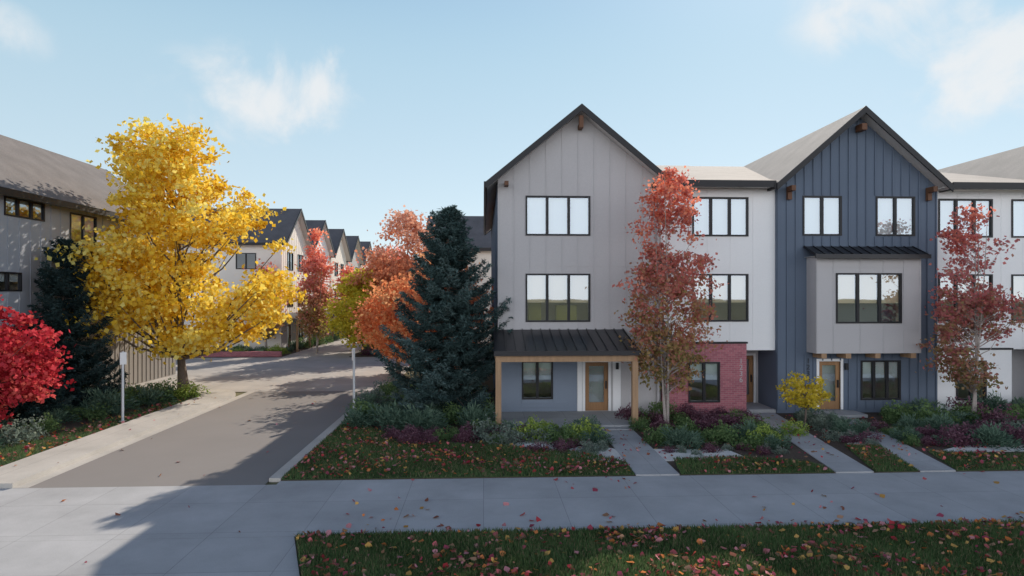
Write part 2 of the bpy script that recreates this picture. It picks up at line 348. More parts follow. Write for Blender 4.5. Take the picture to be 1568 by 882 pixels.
# ================================================================ blue townhouse
h=empty('blue_townhouse'); x0,x1=11.402,17.838; cx=14.61; half=3.43; za=11.83; sl=.865; YB=23.6; yb=41
zr=lambda x: za-.2-sl*abs(x-cx)
ops=[(12.42,13.98,6.92,8.47),(15.35,16.93,6.92,8.47),(13.07,13.93,.14,2.02),(14.74,16.35,.5,2.05)]
w=MB(); facade(w,x0,x1,0,8.6,YB,ops)
w.add([(x0,YB,8.6),(x1,YB,8.6),(x1,YB,zr(x1)),(cx,YB,zr(cx)),(x0,YB,zr(x0))],[(0,1,2,3,4)])
w.quad((x0,yb,0),(x0,YB,0),(x0,YB,zr(x0)),(x0,yb,zr(x0))); w.quad((x1,YB,0),(x1,yb,0),(x1,yb,zr(x1)),(x1,YB,zr(x1)))
w.quad((x0,yb,0),(x1,yb,0),(x1,yb,9),(x0,yb,9)); w.obj('front_wall',M_blue,h)
b=MB(); bay=(12.56,16.70,2.35,6.5)
battens(b,[x0+.04+i*.353 for i in range(19)],lambda x:.15,lambda x:zr(x)-.02,YB,ops+[bay],.05,.04); b.obj('battens',M_blue,h)
gable_roof(h,cx,half,za,sl,YB-.5,34.3)
r=MB(); r.slaby(23.9,9.08,34,11.78,x0+.002,x1-.002,.1); r.slaby(34.002,11.78,41.3,9.4,x0+.002,x1-.002,.1); r.obj('main_roof',M_shingle,h)
window(h,*ops[0],YB,2,M_blindw,1.0); window(h,*ops[1],YB,2,M_blindw,1.0); window(h,*ops[3],YB,3,M_blindw,.45); door(h,*ops[2],YB)
bw=(13.34,15.91,3.53,5.44); yB=22.9
m=MB(); facade(m,12.58,16.68,2.39,6.06,yB,[bw]); m.quad((12.58,YB,2.39),(12.58,yB,2.39),(12.58,yB,6.06),(12.58,YB,6.06)); m.quad((16.68,yB,2.39),(16.68,YB,2.39),(16.68,YB,6.06),(16.68,yB,6.06))
m.quad((12.58,YB,2.39),(16.68,YB,2.39),(16.68,yB,2.39),(12.58,yB,2.39))
battens(m,[12.62,13.25,14.3,15.2,16.0,16.64],lambda x:2.42,lambda x:6.03,yB,[bw],.04,.018); m.box(12.6,16.66,yB-.012,yB+.01,3.3,3.33) ; m.box(12.6,16.66,yB-.012,yB+.01,5.66,5.69)
m.obj('bay_wall',M_gray,h); window(h,*bw,yB,3,M_blindc,.6)
m=MB(); m.slaby(22.66,6.12,YB-.045,6.5,12.42,16.84,.05); m.box(12.40,16.86,22.6,22.655,5.98,6.14)
for i in range(13): x=12.45+i*.363; m.slaby(22.65,6.155,YB-.046,6.535,x-.012,x+.012,.04)
m.obj('bay_roof',M_metal,h); m=MB(); m.box(12.46,16.80,22.68,YB-.05,6.063,6.075); m.obj('bay_soffit',M_soffit,h)
k=MB()
for x in (12.8,13.75,14.9,16.3): k.box(x,x+.2,yB+.02,YB-.045,2.2,2.386)
k.obj('bay_brackets',M_wood,h)
k=MB(); k.box(cx-.1,cx+.1,YB-.48,YB-.045,10.95,11.2)
for x in (x0+.35,x1-.5): k.box(x,x+.16,YB-.48,YB-.045,8.6,8.8); k.box(x,x+.16,YB-.18,YB-.045,8.3,8.598)
k.obj('gable_brackets',M_wdark,h)
hnum(h,'1234',12.62,1.95,YB-.05,.28,.24,M_black)
m=MB(); m.box(12.7,14.4,YB-1.0,YB-.045,0,.12); m.obj('entry_step',M_walk,h)
m=MB(); m.box(14.07,14.17,YB-.16,YB-.045,1.7,1.95); m.obj('wall_lamp',M_black,h)

# ================================================================ generic gabled houses (background)
def bg_house(name,loc,rz,w,d,wall,roofm,low=None,eave=8.8,apex=11.8,side=True):
    h=empty(name,loc,rz); hw=w/2; sl=(apex-eave)/(hw+.4)
    zr=lambda x: apex-.2-sl*abs(x)
    ops=[(-2.2,-.6,6.7,8.2),(.7,2.2,6.7,8.2),(-2.2,-.6,3.6,5.3),(.7,2.2,3.6,5.3),(.6,2.2,.6,2.1),(-2.1,-1.2,.1,2.15)]
    m=MB(); facade(m,-hw,hw,2.9,8.5,0,ops[:4]); m.add([(-hw,0,8.5),(hw,0,8.5),(hw,0,zr(hw)),(0,0,zr(0)),(-hw,0,zr(hw))],[(0,1,2,3,4)])
    m.add([(-hw,d,0),(hw,d,0),(hw,d,zr(hw)),(0,d,zr(0)),(-hw,d,zr(hw))],[(4,3,2,1,0)])
    m.quad((hw,0,0),(hw,d,0),(hw,d,zr(hw)),(hw,0,zr(hw)))
    m.obj('front_wall',wall,h); m=MB(); facade(m,-hw,hw,0,2.9,0,ops[4:]); m.obj('lower_wall',low or wall,h)
    R=Matrix.Translation((-hw,0,0))@Matrix.Rotation(-math.pi/2,4,'Z')
    so=[(-8,-6.2,6.7,8.0),(-3.6,-2.0,6.7,8.0),(-8,-6.2,3.7,5.2),(-3.6,-2.0,3.7,5.2)] if side else []
    m=MB(R); facade(m,-d,0,0,zr(hw),0,so); m.obj('side_wall',wall,h)
    for o in so: window(h,*o,0,2,None,M=R)
    for o in ops[:5]: window(h,*o,0,2,M_blindw,.5)
    door(h,*ops[5],0)
    b=MB(); battens(b,np.arange(-hw+.1,hw,.5),lambda x:2.95,lambda x:zr(x)-.02,0,ops); b.obj('battens',wall,h)
    gable_roof(h,0,hw+.4,apex,sl,-.5,d+.4,mat=roofm)
    p=MB(); p.slaby(-1.4,2.6,-.03,3.1,-hw,hw,.06); p.obj('porch_roof',M_metal,h)
    p=MB()
    for x in (-hw+.1,0,hw-.25): p.box(x,x+.15,-1.3,-1.15,0,2.55)
    p.obj('porch_posts',M_wood,h)
    return h
cols=[(M_cream,M_lgray),(M_white,M_brick),(M_cream,M_blue),(M_gray,M_blue),(M_cream,M_brick)]
for i in range(5):
    a,b=cols[i]; bg_house('cream_townhouse' if a in (M_cream,) else 'distant_townhouse',(-16.3,54.6+i*8.2,0),math.pi/2,7.4,13,a,M_shingled,b,apex=12.1)
bg_house('distant_townhouse',(-33,54,0),0,7.4,12,M_slate,M_shingled,M_blue)
bg_house('distant_townhouse',(-41,54,0),0,7.4,12,M_blue,M_shingled,M_blue)
def long_house(name,loc,rz,x0,x1,d,wall,roofm,eave,apex,ops,low=None,n=2,hat=None):
    h=empty(name,loc,rz); m=MB(); facade(m,x0,x1,0,eave,0,ops)
    zm=apex-.15
    for x,fl in ((x0,1),(x1,0)):
        vs=[(x,0,0),(x,d,0),(x,d,eave-.1),(x,d/2,zm),(x,0,eave-.1)]; m.add(vs,[(0,1,2,3,4) if fl==0 else (4,3,2,1,0)])
    m.quad((x0,d,0),(x1,d,0),(x1,d,eave),(x0,d,eave)); m.obj('walls',wall,h)
    b=MB(); battens(b,np.arange(x0+.1,x1,.6),lambda x:0,lambda x:eave-.05,0,ops); b.obj('battens',wall,h)
    s=(apex-eave)/(d/2); r=MB()
    r.slaby(-.5,eave-s*.5+.06,d/2,apex+.06,x0-.4,x1+.4,.12); r.slaby(d/2+.001,apex+.06,d+.5,eave-s*.5+.06,x0-.4,x1+.4,.12); r.obj('roof',roofm,h)
    f=MB(); f.box(x0-.4,x1+.4,-.58,-.502,eave-s*.5-.2,eave-s*.5+.07)
    for x in (x0-.46,x1+.402): f.slaby(-.5,eave-s*.5+.08,d/2,apex+.08,x,x+.055,.25); f.slaby(d/2,apex+.08,d+.5,eave-s*.5+.08,x,x+.055,.25)
    f.obj('roof_fascia',M_black,h)
    for o in ops: window(h,*o[:4],0,o[4] if len(o)>4 else n,M_blindw,.5)
    return h
ops=[]
for x in (-3.4,1.2,4.5,8): ops+=[(x,x+2,6.6,8.1),(x,x+2,3.6,5.2)]
long_house('white_apartment_house',(0,53,0),0,-4.6,12,8,M_cream,M_shingled,8.9,11.8,ops)
ops=[(10.7,12.9,7.68,8.42,3),(10.2,11.6,4.75,5.5,2),(3,5,6.8,8.3,2),(14.5,16.4,6.9,8.3,2),(18.5,20.4,6.9,8.3,2),(14.8,16.4,4.2,5.5,2)]
lh=long_house('slate_townhouse',(-18.4,14,0),math.pi/2,0,23,7.4,M_slate,M_shinglem,8.95,11.9,ops)
m=MB(); m.box(13.4,22.99,-.5,-.02,0,3.9); battens(m,np.arange(13.45,23,.4),lambda x:.05,lambda x:3.85,-.5,[],.05,.03); m.obj('lower_bay',M_tan,lh)
m=MB(); m.box(13.0,17.5,-.95,-.03,6.3,6.55); m.box(13.3,23.1,-.65,-.03,3.92,4.05); m.box(13.3,13.5,-.9,-.7,4.05,6.3); m.box(17.2,17.4,-.9,-.7,4.05,6.3); m.obj('awning',M_black,lh)

# ================================================================ ground
def sheet(name,pts,z,mat,skirt=0):
    m=MB(); n=len(pts); m.add([(p[0],p[1],z) for p in pts],[tuple(range(n))])
    if skirt:
        for i in range(n):
            a=pts[i]; b=pts[(i+1)%n]; m.quad((a[0],a[1],z-skirt),(b[0],b[1],z-skirt),(b[0],b[1],z),(a[0],a[1],z))
    return m.obj(name,mat)
sheet('ground',[(-900,-600),(900,-600),(900,1500),(-900,1500)],-.03,M_far)
sheet('asphalt_driveway',[(-11.2,15.3),(-5.3,15.3),(-5.3,30.1),(-11.2,30.1)],0,M_asph)
sheet('alley_pavement',[(-70,30.6),(-14,30.6),(-12.6,30.1),(-4.6,30.1),(-4.6,42.2),(60,42.2),(60,46.6),(-10,46.6),(-10,120),(-15,120),(-15,46.6),(-70,46.6)],-.002,M_alley)
sheet('sidewalk',[(-3.6,12),(60,12),(60,15.6),(-5.02,15.6),(-5.02,15.3),(-14,15.3),(-60,15.3),(-60,12)],0,M_conc)
sheet('driveway_apron',[(-18,6),(-1.2,6),(-2.9,10.0),(-3.6,11.996),(-14,11.996)],0,M_conc)
sheet('street_asphalt',[(-300,-5),(300,-5),(300,5.99),(-300,5.99)],-.012,M_road)
sheet('far_pavement',[(-300,-8),(300,-8),(300,-5.2),(-300,-5.2)],.0,M_conc)
m=MB(); m.box(-5.3,-5.02,15.61,30,-.03,.07); m.obj('driveway_curb',M_curb)
arc=[(-13.4+2.2*math.cos(t),28.2+2.2*math.sin(t)) for t in np.linspace(0,math.pi/2,10)]
arc2=[(-13.4+.8*math.cos(t),28.2+.8*math.sin(t)) for t in np.linspace(math.pi/2,0,10)]
sheet('side_walk',[(-11.2,15.3)]+arc+[(-22,30.4),(-22,29.0)]+arc2+[(-12.6,15.3)],.12,M_curb,.14)
sheet('curb_gutter',[(-11.195,15.31),(-10.85,15.31),(-10.85,30.09),(-11.195,30.09)],.004,M_curb)
front=[(-3.56,12-.02),(-2.86,10),(-1.1,6.0),(40,6.0),(40,11.98)]
sheet('front_grass',front,.03,M_grassg,.06)
lawn1=[(-5.0,15.63),(3.85,15.63),(3.9,16.9),(2.6,18.0),(.8,18.7),(-1.4,19.2),(-2.9,20.3),(-4.2,22.0),(-5.0,23.6)]
lawn2=[(5.05,15.63),(9.05,15.63),(8.9,16.6),(7.4,17.2),(5.3,17.1)]
lawn3=[(10.15,15.63),(11.3,15.63),(12.0,18.2),(11.0,18.4)]
lawn4=[(12.35,15.63),(38,15.63),(38,17.6),(20,17.4),(16,17.0),(13,17.6)]
lawnL=[(-40,15.32),(-12.62,15.32),(-12.62,27.8),(-13.4,27.9),(-13.9,22),(-14.6,19),(-17,17.6),(-40,17.5)]
for nm,p in (('lawn',lawn1),('lawn',lawn2),('lawn',lawn3),('lawn',lawn4),('verge_grass',lawnL)): sheet(nm,p,.03,M_grassg,.06)
sheet('planting_bed',[(-5.01,15.62),(39,15.62),(39,23.8),(.5,23.8),(.5,30),(-5.01,30)],.012,M_mulch,.04)
sheet('left_planting_bed',[(-40,15.31),(-12.61,15.31),(-12.61,28.2),(-13.4,28.95),(-22,28.95),(-40,28.95)],.012,M_mulch,.04)
sheet('far_planting_bed',[(-40,46.62),(-15.02,46.62),(-15.02,90),(-40,90)],.02,M_mulch,.04)
sheet('far_planting_bed',[(-9.98,46.62),(40,46.62),(40,53),(-9.98,53)],.02,M_mulch,.04)
for p in ([(2.0,17.8),(3.95,16.5),(4.0,18.2),(3.2,18.9)],[(4.98,16.9),(7.4,17.15),(7.2,18.1),(5.0,18.2)],[(.6,18.75),(2.1,18.0),(3.0,19.0),(1.5,19.6)],[(13.2,17.5),(21,17.4),(21,18.1),(14.5,18.2)],[(12.3,18.4),(12.75,18.9),(12.0,19.4),(11.2,18.6)]):
    sheet('gravel_bed',p,.034,M_gravel,.02)
def walk(xa,xb,w,ya=15.61,yb=22.6): sheet('front_walk',[(xa,ya),(xa+w,ya),(xb+w,yb),(xb,yb)],.038,M_walk,.06)
walk(3.88,3.95,1.12,yb=20.79); walk(9.1,10.3,1.0,yb=23.6); walk(11.35,12.9,.95,yb=22.6); walk(21.5,22.3,1.0,yb=23.6)
m=MB(); m.box(-24,-15.1,47.0,47.3,0,.4); m.obj('low_brick_wall',M_brick)
m=MB()
for i in range(40):
    m.box(-9.4+i*.16,-9.4+i*.16+.14,51.0,51.03,0,1.8)
m.box(-9.4,-3,51.035,51.09,.4,.5); m.box(-9.4,-3,51.035,51.09,1.4,1.5); m.obj('wooden_fence',surf('fence_wood',(.18,.09,.045),.8,.2))

# ---------------------------------------------------------------- grass & litter
def inpoly(P,poly):
    x,y=P[:,0],P[:,1]; c=np.zeros(len(P),bool); n=len(poly); j=n-1
    for i in range(n):
        xi,yi=poly[i]; xj,yj=poly[j]
        c^=((yi>y)!=(yj>y))&(x<(xj-xi)*(y-yi)/((yj-yi)+1e-12)+xi); j=i
    return c
def scatter(poly,dens,clip=None):
    a=np.array(poly); lo=a.min(0).copy(); hi=a.max(0).copy()
    if clip: lo=np.maximum(lo,[clip[0],clip[2]]); hi=np.minimum(hi,[clip[1],clip[3]])
    n=int((hi-lo).prod()*dens); P=lo+(hi-lo)*rng.random((n,2)); return P[inpoly(P,poly)]
Pg=np.concatenate([scatter(front,2500,(-4,12,9.7,12)),scatter(lawn1,1200),scatter(lawn2,1200),scatter(lawn3,1200),scatter(lawn4,800,(12,22,15,18)),scatter(lawnL,500,(-20,-12,15,28))])
n=len(Pg); patch=np.sin(Pg[:,0]*1.3+np.sin(Pg[:,1]*1.7)*1.5)*.5+np.sin(Pg[:,0]*4.1+Pg[:,1]*3.3)*.3
hgt=(.05+.06*rng.random(n))*(1+.2*patch); ang=rng.random(n)*6.283; w=.008+.006*rng.random(n)
c=np.column_stack([Pg,np.full(n,.028)]); d=np.column_stack([np.cos(ang)*w,np.sin(ang)*w,np.zeros(n)])
tip=c+np.column_stack([rng.normal(size=n)*.03,rng.normal(size=n)*.03,hgt])
g=np.array([.095,.155,.062])*(1+.28*patch[:,None])*(.6+.8*rng.random((n,1))); dry=rng.random(n)<.13; g[dry]=np.array([.26,.22,.13])
poly_mesh('grass',np.stack([c-d,c+d,tip],axis=1),g,M_grass)
pal=np.array([[.40,.05,.06],[.50,.13,.14],[.34,.07,.11],[.58,.20,.07],[.55,.32,.10],[.38,.22,.14],[.55,.24,.26],[.24,.10,.07]])
def litter(P,z,size,lift=.04):
    n=len(P); c=np.column_stack([P,z+rng.random(n)*lift+.012]); nm=unit(rng.normal(size=(n,3))*.45+np.array([0,0,1.])); a=unit(np.cross(nm,rng.normal(size=(n,3)))); b=np.cross(nm,a)
    s=size*(.45+1.0*rng.random((n,1)))*.5; a=a*s; b=b*s*.75
    V=np.stack([c+a,c+a*.3+b*.8,c-a*.35+b,c-a*.9,c-a*.3-b,c+a*.4-b*.7],axis=1)
    V[:,2,2]+=.012;V[:,4,2]+=.010
    return V
LV=[];LC=[]
def addl(P,z,size,cols=None,lift=.04):
    if len(P)==0:return
    LV.append(litter(P,z,size,lift)); k=pal if cols is None else cols; LC.append(k[rng.integers(0,len(k),len(P))]*(.7+.6*rng.random((len(P),1))))
def clumped(P,k=.5,f=1.0,thr=.0):
    nn=np.sin(P[:,0]*1.9*f+2*np.sin(P[:,1]*1.3*f))+np.sin(P[:,1]*2.7*f+1.5*np.sin(P[:,0]*.9*f)); return P[(nn>thr)|(rng.random(len(P))<k)]
addl(clumped(scatter(front,66,(-4,12,9.6,11.98)),.22,1,.1),.06,.115)
for L_,dn in ((lawn1,62),(lawn2,50),(lawn3,50),(lawn4,50)): addl(clumped(scatter(L_,dn),.32,1,.1),.055,.105)
addl(clumped(scatter(lawnL,26,(-20,-12.6,15,28)),.4),.06,.13)
side=[(-14,12),(16,12),(16,15.6),(-14,15.6)]
addl(clumped(scatter(side,3.0,(-3,16,12,15.6)),.16,.6,.5),.0,.13,lift=.01); addl(scatter(side,.2,(-14,-3,12,15.6)),.0,.12,lift=.01)
addl(scatter([(-3,12),(14,12),(14,12.5),(-3,12.5)],8),.0,.12,lift=.01)
addl(scatter([(-11,15.4),(-5.4,15.4),(-5.4,30),(-11,30)],.18),0,.11,lift=.01)
addl(scatter([(-12.6,15.4),(-11.2,15.4),(-11.2,28),(-12.6,28)],1.2),.12,.11,lift=.01)
addl(scatter([(-15,8.5),(-3.3,8.5),(-3.6,12),(-14,12)],.12),0,.11,lift=.01)
addl(scatter([(-4.9,17),(22,17),(22,23),(-4.9,23)],9),.03,.10); addl(scatter([(-20,17),(-13,17),(-13,28),(-20,28)],8),.02,.10)
poly_mesh('fallen_leaves',np.concatenate(LV),np.concatenate(LC),M_litter)

# ---------------------------------------------------------------- trees
def nz(P,f,s): return np.sin(P[:,0]*f+s+1.7*np.sin(P[:,1]*f*.8+s*2))+np.sin(P[:,1]*f*1.1-s+1.3*np.sin(P[:,2]*f*.9))+np.sin(P[:,2]*f*1.2+s*3+1.1*np.sin(P[:,0]*f*.7))
def tree(name,loc,prof,ncl,nlf,L,W,sig,colfn,tr,seed,bark=None,trunk_top=.85,gap=-.9,nbr=40,multi=1,off=(0,0),lob=1.0):
    r=np.random.default_rng(seed); e=empty(name,loc); zs=np.array([p[0] for p in prof]); rs=np.array([p[1] for p in prof]); H=zs[-1]
    z=r.uniform(zs[0],zs[-1],ncl*8); R=np.interp(z,zs,rs); keep=r.random(len(z))<(R/rs.max())**1.5; z=z[keep];R=R[keep]
    th=r.random(len(z))*6.283; rad=R*r.random(len(z))**.42*(1+lob*(.16*np.sin(3*th+z*.9+seed)+.12*np.sin(5*th-z*1.7)))
    P=np.column_stack([rad*np.cos(th)+off[0]*z/H,rad*np.sin(th)+off[1]*z/H,z]); P=P[nz(P,2.3/max(rs.max(),1)**.6,seed)>gap][:ncl]
    bm=MB()
    for q in range(multi):
        lean=Vector((r.normal()*.12,r.normal()*.12,0))*(multi>1)
        tp=[]
        for i in range(9):
            t=i/8; tp.append(Vector((math.sin(t*4+seed+q)*tr*.7,math.cos(t*3+seed+q)*tr*.6,H*trunk_top*t))+lean*t*H*.35+Vector((off[0]*t*.8,off[1]*t*.8,0)))
        bm.tube(tp,[tr*(1-.88*(i/8)**.8)*(1.35 if i==0 else 1)/(multi**.5) for i in range(9)],8)
    idx=r.permutation(len(P))[:nbr]
    for i in idx:
        p=Vector(P[i]); zb=max(zs[0]*.75+.1,p.z-(p.xy.length)*r.uniform(.6,1.1)); zb=min(zb,H*trunk_top*.95); t=zb/(H*trunk_top); b0=Vector((math.sin(t*4+seed)*tr*.7+off[0]*t*.8,math.cos(t*3+seed)*tr*.6+off[1]*t*.8,zb))
        mid=b0.lerp(p,.5)+Vector((r.normal()*.12,r.normal()*.12,-(p-b0).length*.08+.05)); rb=tr*(1-.85*t)*.42
        bm.tube([b0,mid,p],[rb,rb*.6,rb*.18],5)
    bm.obj('trunk_and_limbs',bark or M_bark,e,True)
    n=len(P); c=np.repeat(P,nlf,axis=0); sc=np.repeat(.6+.8*r.random(n),nlf)[:,None]
    c=c+r.normal(size=c.shape)*sig*sc*np.array([1,1,.55])
    tint=np.repeat(r.normal(size=n),nlf); keep=c[:,2]>.25; c=c[keep]; tint=tint[keep]
    col=colfn(c,tint,r)
    poly_mesh('leaves',leaves(c,L,W,.35,r=r),col,M_leaf,e)
    return e
def ramp(t,cs):
    t=np.clip(t,0,1)*(len(cs)-1); i=np.minimum(t.astype(int),len(cs)-2); f=(t-i)[:,None]; cs=np.array(cs); return cs[i]*(1-f)+cs[i+1]*f
def c_yellow(c,t,r): return ramp(.6+.18*t+.2*r.normal(size=len(t)),[(.58,.34,.03),(.84,.55,.04),(.95,.72,.11),(.93,.84,.28)])
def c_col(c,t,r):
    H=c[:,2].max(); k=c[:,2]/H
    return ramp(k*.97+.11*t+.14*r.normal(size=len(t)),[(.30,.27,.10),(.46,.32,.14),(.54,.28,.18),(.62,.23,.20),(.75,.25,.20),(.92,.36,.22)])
def c_orange(c,t,r): return ramp(.5+.17*t+.16*r.normal(size=len(t)),[(.62,.19,.10),(.80,.30,.14),(.88,.42,.20),(.82,.52,.26)])
def c_red(c,t,r): return ramp(.5+.2*t+.18*r.normal(size=len(t)),[(.28,.02,.03),(.52,.04,.06),(.72,.10,.12),(.70,.16,.12)])
def c_yg(c,t,r): return ramp(.5+.17*t+.16*r.normal(size=len(t)),[(.50,.42,.05),(.76,.60,.07),(.88,.70,.12)])
tree('ginkgo_tree',(-14.1,30,0),[(2.0,2.6),(3.1,3.9),(5.0,4.5),(6.8,4.3),(8.2,3.6),(9.6,3.0),(11.0,2.5),(12.0,1.7),(12.6,.6)],400,76,.21,.175,.36,c_yellow,.22,3,gap=-.25,nbr=130,off=(-.3,0),lob=.9)
colp=lambda H,R:[(1.3,R*.35),(2.0,R*.8),(H*.35,R),(H*.5,R*.95),(H*.7,R*.75),(H*.88,R*.5),(H,R*.12)]
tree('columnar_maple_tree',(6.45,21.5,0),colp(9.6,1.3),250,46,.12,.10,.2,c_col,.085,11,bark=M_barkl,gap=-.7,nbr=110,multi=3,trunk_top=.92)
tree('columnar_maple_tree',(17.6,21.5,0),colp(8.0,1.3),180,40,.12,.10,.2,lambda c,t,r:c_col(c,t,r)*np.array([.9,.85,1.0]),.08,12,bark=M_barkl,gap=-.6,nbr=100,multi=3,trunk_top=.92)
tree('red_maple_tree',(-15.6,19.8,0),[(.7,1.0),(1.5,1.7),(2.6,1.8),(3.8,1.4),(4.6,.6)],170,70,.14,.13,.22,c_red,.09,5,gap=-.7,nbr=60,lob=1.3)
tree('yellow_globe_tree',(11.15,21.0,0),[(.75,.4),(1.0,.7),(1.3,.75),(1.65,.55),(1.85,.2)],60,40,.085,.075,.1,c_yg,.05,6,gap=-1.2,nbr=40)
tree('orange_maple_tree',(-2.0,31.5,0),[(1.0,1.6),(2.5,2.4),(4.5,2.5),(6.0,1.8),(7.4,.5)],180,60,.17,.15,.34,c_orange,.15,21,nbr=50,gap=-.5)
tree('orange_maple_tree',(-5.0,37,0),[(1.0,1.6),(2.5,2.2),(3.8,2.0),(5.0,1.3),(5.8,.4)],160,60,.2,.16,.34,c_orange,.13,22,nbr=50)
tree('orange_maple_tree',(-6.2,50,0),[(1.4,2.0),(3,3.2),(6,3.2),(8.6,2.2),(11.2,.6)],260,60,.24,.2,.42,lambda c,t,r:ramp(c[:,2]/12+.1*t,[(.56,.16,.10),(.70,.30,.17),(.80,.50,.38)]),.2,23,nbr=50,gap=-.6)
tree('orange_maple_tree',(-8.8,60,0),[(1.4,2.0),(3,3.0),(6,3.0),(8,2.0),(9.2,.6)],200,50,.24,.2,.45,lambda c,t,r:c_col(c*1.0,t,r)*1.1,.2,24,nbr=40)
tree('yellow_tree',(-9.4,48.8,0),[(1.0,1.2),(2.2,2.0),(4.0,2.0),(5.4,1.4),(6.4,.4)],150,55,.22,.18,.36,lambda c,t,r:c_yg(c,t,r)*np.array([.95,1.05,1.1]),.13,25,nbr=40)
tree('columnar_maple_tree',(-13.3,50.0,0),colp(9.7,1.25),170,40,.2,.17,.3,lambda c,t,r:c_col(c,t,r)*1.1,.1,26,nbr=60,multi=2,bark=M_barkl)
tree('columnar_maple_tree',(-17.2,50.0,0),colp(7.4,1.1),120,40,.2,.17,.3,lambda c,t,r:c_col(c,t,r),.1,27,nbr=60,multi=2,bark=M_barkl)
tree('columnar_maple_tree',(-14.2,66,0),colp(7.5,1.3),110,40,.24,.2,.3,lambda c,t,r:c_col(c,t,r)*1.1,.1,28,nbr=30)
tree('yellow_tree',(-14.4,78,0),[(1.2,1.2),(2.4,2.0),(4.2,2.0),(5.2,1.4),(6.2,.4)],110,45,.3,.24,.4,c_yg,.13,29,nbr=20)
Vs=[];Cs=[]
for i in range(26):
    x=rng.uniform(-60,60); y=rng.uniform(118,150); Hh=rng.uniform(6,10); k=500
    P=rng.normal(size=(k,3))*np.array([2.6,2.0,Hh*.24])+np.array([x,y,Hh*.5]); P=P[P[:,2]>.3]
    Vs.append(leaves(P,.9,.8)); cc=[c_orange,c_yg,c_col][i%3](P,rng.normal(size=len(P))*.4,rng)*.6; Cs.append(cc)
poly_mesh('distant_trees',np.concatenate(Vs),np.concatenate(Cs),M_leaf)

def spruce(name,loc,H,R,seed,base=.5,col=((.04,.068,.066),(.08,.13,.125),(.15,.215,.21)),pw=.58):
    r=np.random.default_rng(seed); e=empty(name,loc); bm=MB(); bm.tube([(0,0,0),(0,0,H*.5),(0,0,H*.98)],[.14,.08,.012],8)
    cs=[];ds=[];tt=[]; z=base
    while z<H-.05:
        k=(z-base)/(H-base); Rr=R*((1-k)**pw)*(1 if k>.06 else .85)+.05; nb=int(5+4*(1-k))
        a0=r.random()*6.28
        for b in range(nb):
            a=a0+6.283*b/nb+r.normal()*.22; Lr=Rr*r.uniform(.55,1.14)*(1+.14*math.sin(2*a+z*1.3+seed)); zz=z+r.normal()*.1
            dirv=np.array([math.cos(a),math.sin(a),0])
            npt=max(4,int(Lr/.11))
            t=np.linspace(.12,1,npt); dz=-.40*Lr*np.sin(t*2.3)*.7+.22*Lr*t**2+ (.35*k)*Lr*t
            ctr=dirv[None,:]*(t*Lr)[:,None]; ctr[:,2]=zz+dz
            bm.tube([(0,0,zz),tuple(ctr[npt//2]),tuple(ctr[-1])],[.022,.014,.004],4)
            side=np.array([-math.sin(a),math.cos(a),0]); tv=r.normal()
            for s in (-1,1):
                wl=.30*Lr*(1-t*.8)+.07
                m=5
                for q in range(m):
                    f=(q+r.random(npt))/m; p=ctr+side[None,:]*(s*wl*f)[:,None]+dirv[None,:]*(wl*f*.55)[:,None]; p[:,2]-=.14*f*wl+r.normal(size=npt)*.02
                    dd=unit(dirv[None,:]*.8+side[None,:]*s*.8+r.normal(size=(npt,3))*.45+np.array([0,0,.1])); cs.append(p); ds.append(dd); tt.append(np.full(npt,tv)+t*1.2)
        z+=r.uniform(.17,.27)*(1 if k<.7 else .75)
    c=np.concatenate(cs); d=np.concatenate(ds); tt=np.repeat(np.concatenate(tt),3)
    c=np.repeat(c,3,axis=0)+r.normal(size=(len(c)*3,3))*.035; d=unit(np.repeat(d,3,axis=0)+r.normal(size=(len(c),3))*.5)
    n=len(c); wv=unit(np.cross(d,r.normal(size=(n,3))))*(.015+.012*r.random((n,1))); ln=d*(.07+.08*r.random((n,1)))
    V=np.stack([c-ln*.6,c+wv,c+ln,c-wv],axis=1)
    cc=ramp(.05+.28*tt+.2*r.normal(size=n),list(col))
    bm.obj('trunk_and_limbs',M_bark,e,True); poly_mesh('needles',V,cc,M_needle,e); return e
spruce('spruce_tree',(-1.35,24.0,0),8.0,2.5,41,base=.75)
spruce('spruce_tree',(-17.0,26,0),6.8,1.9,42,base=.4,col=((.02,.035,.035),(.04,.07,.068),(.08,.12,.12)))
spruce('spruce_tree',(-16.2,22.6,0),3.6,1.2,43,base=.3,col=((.02,.035,.035),(.04,.07,.068),(.08,.12,.12)))

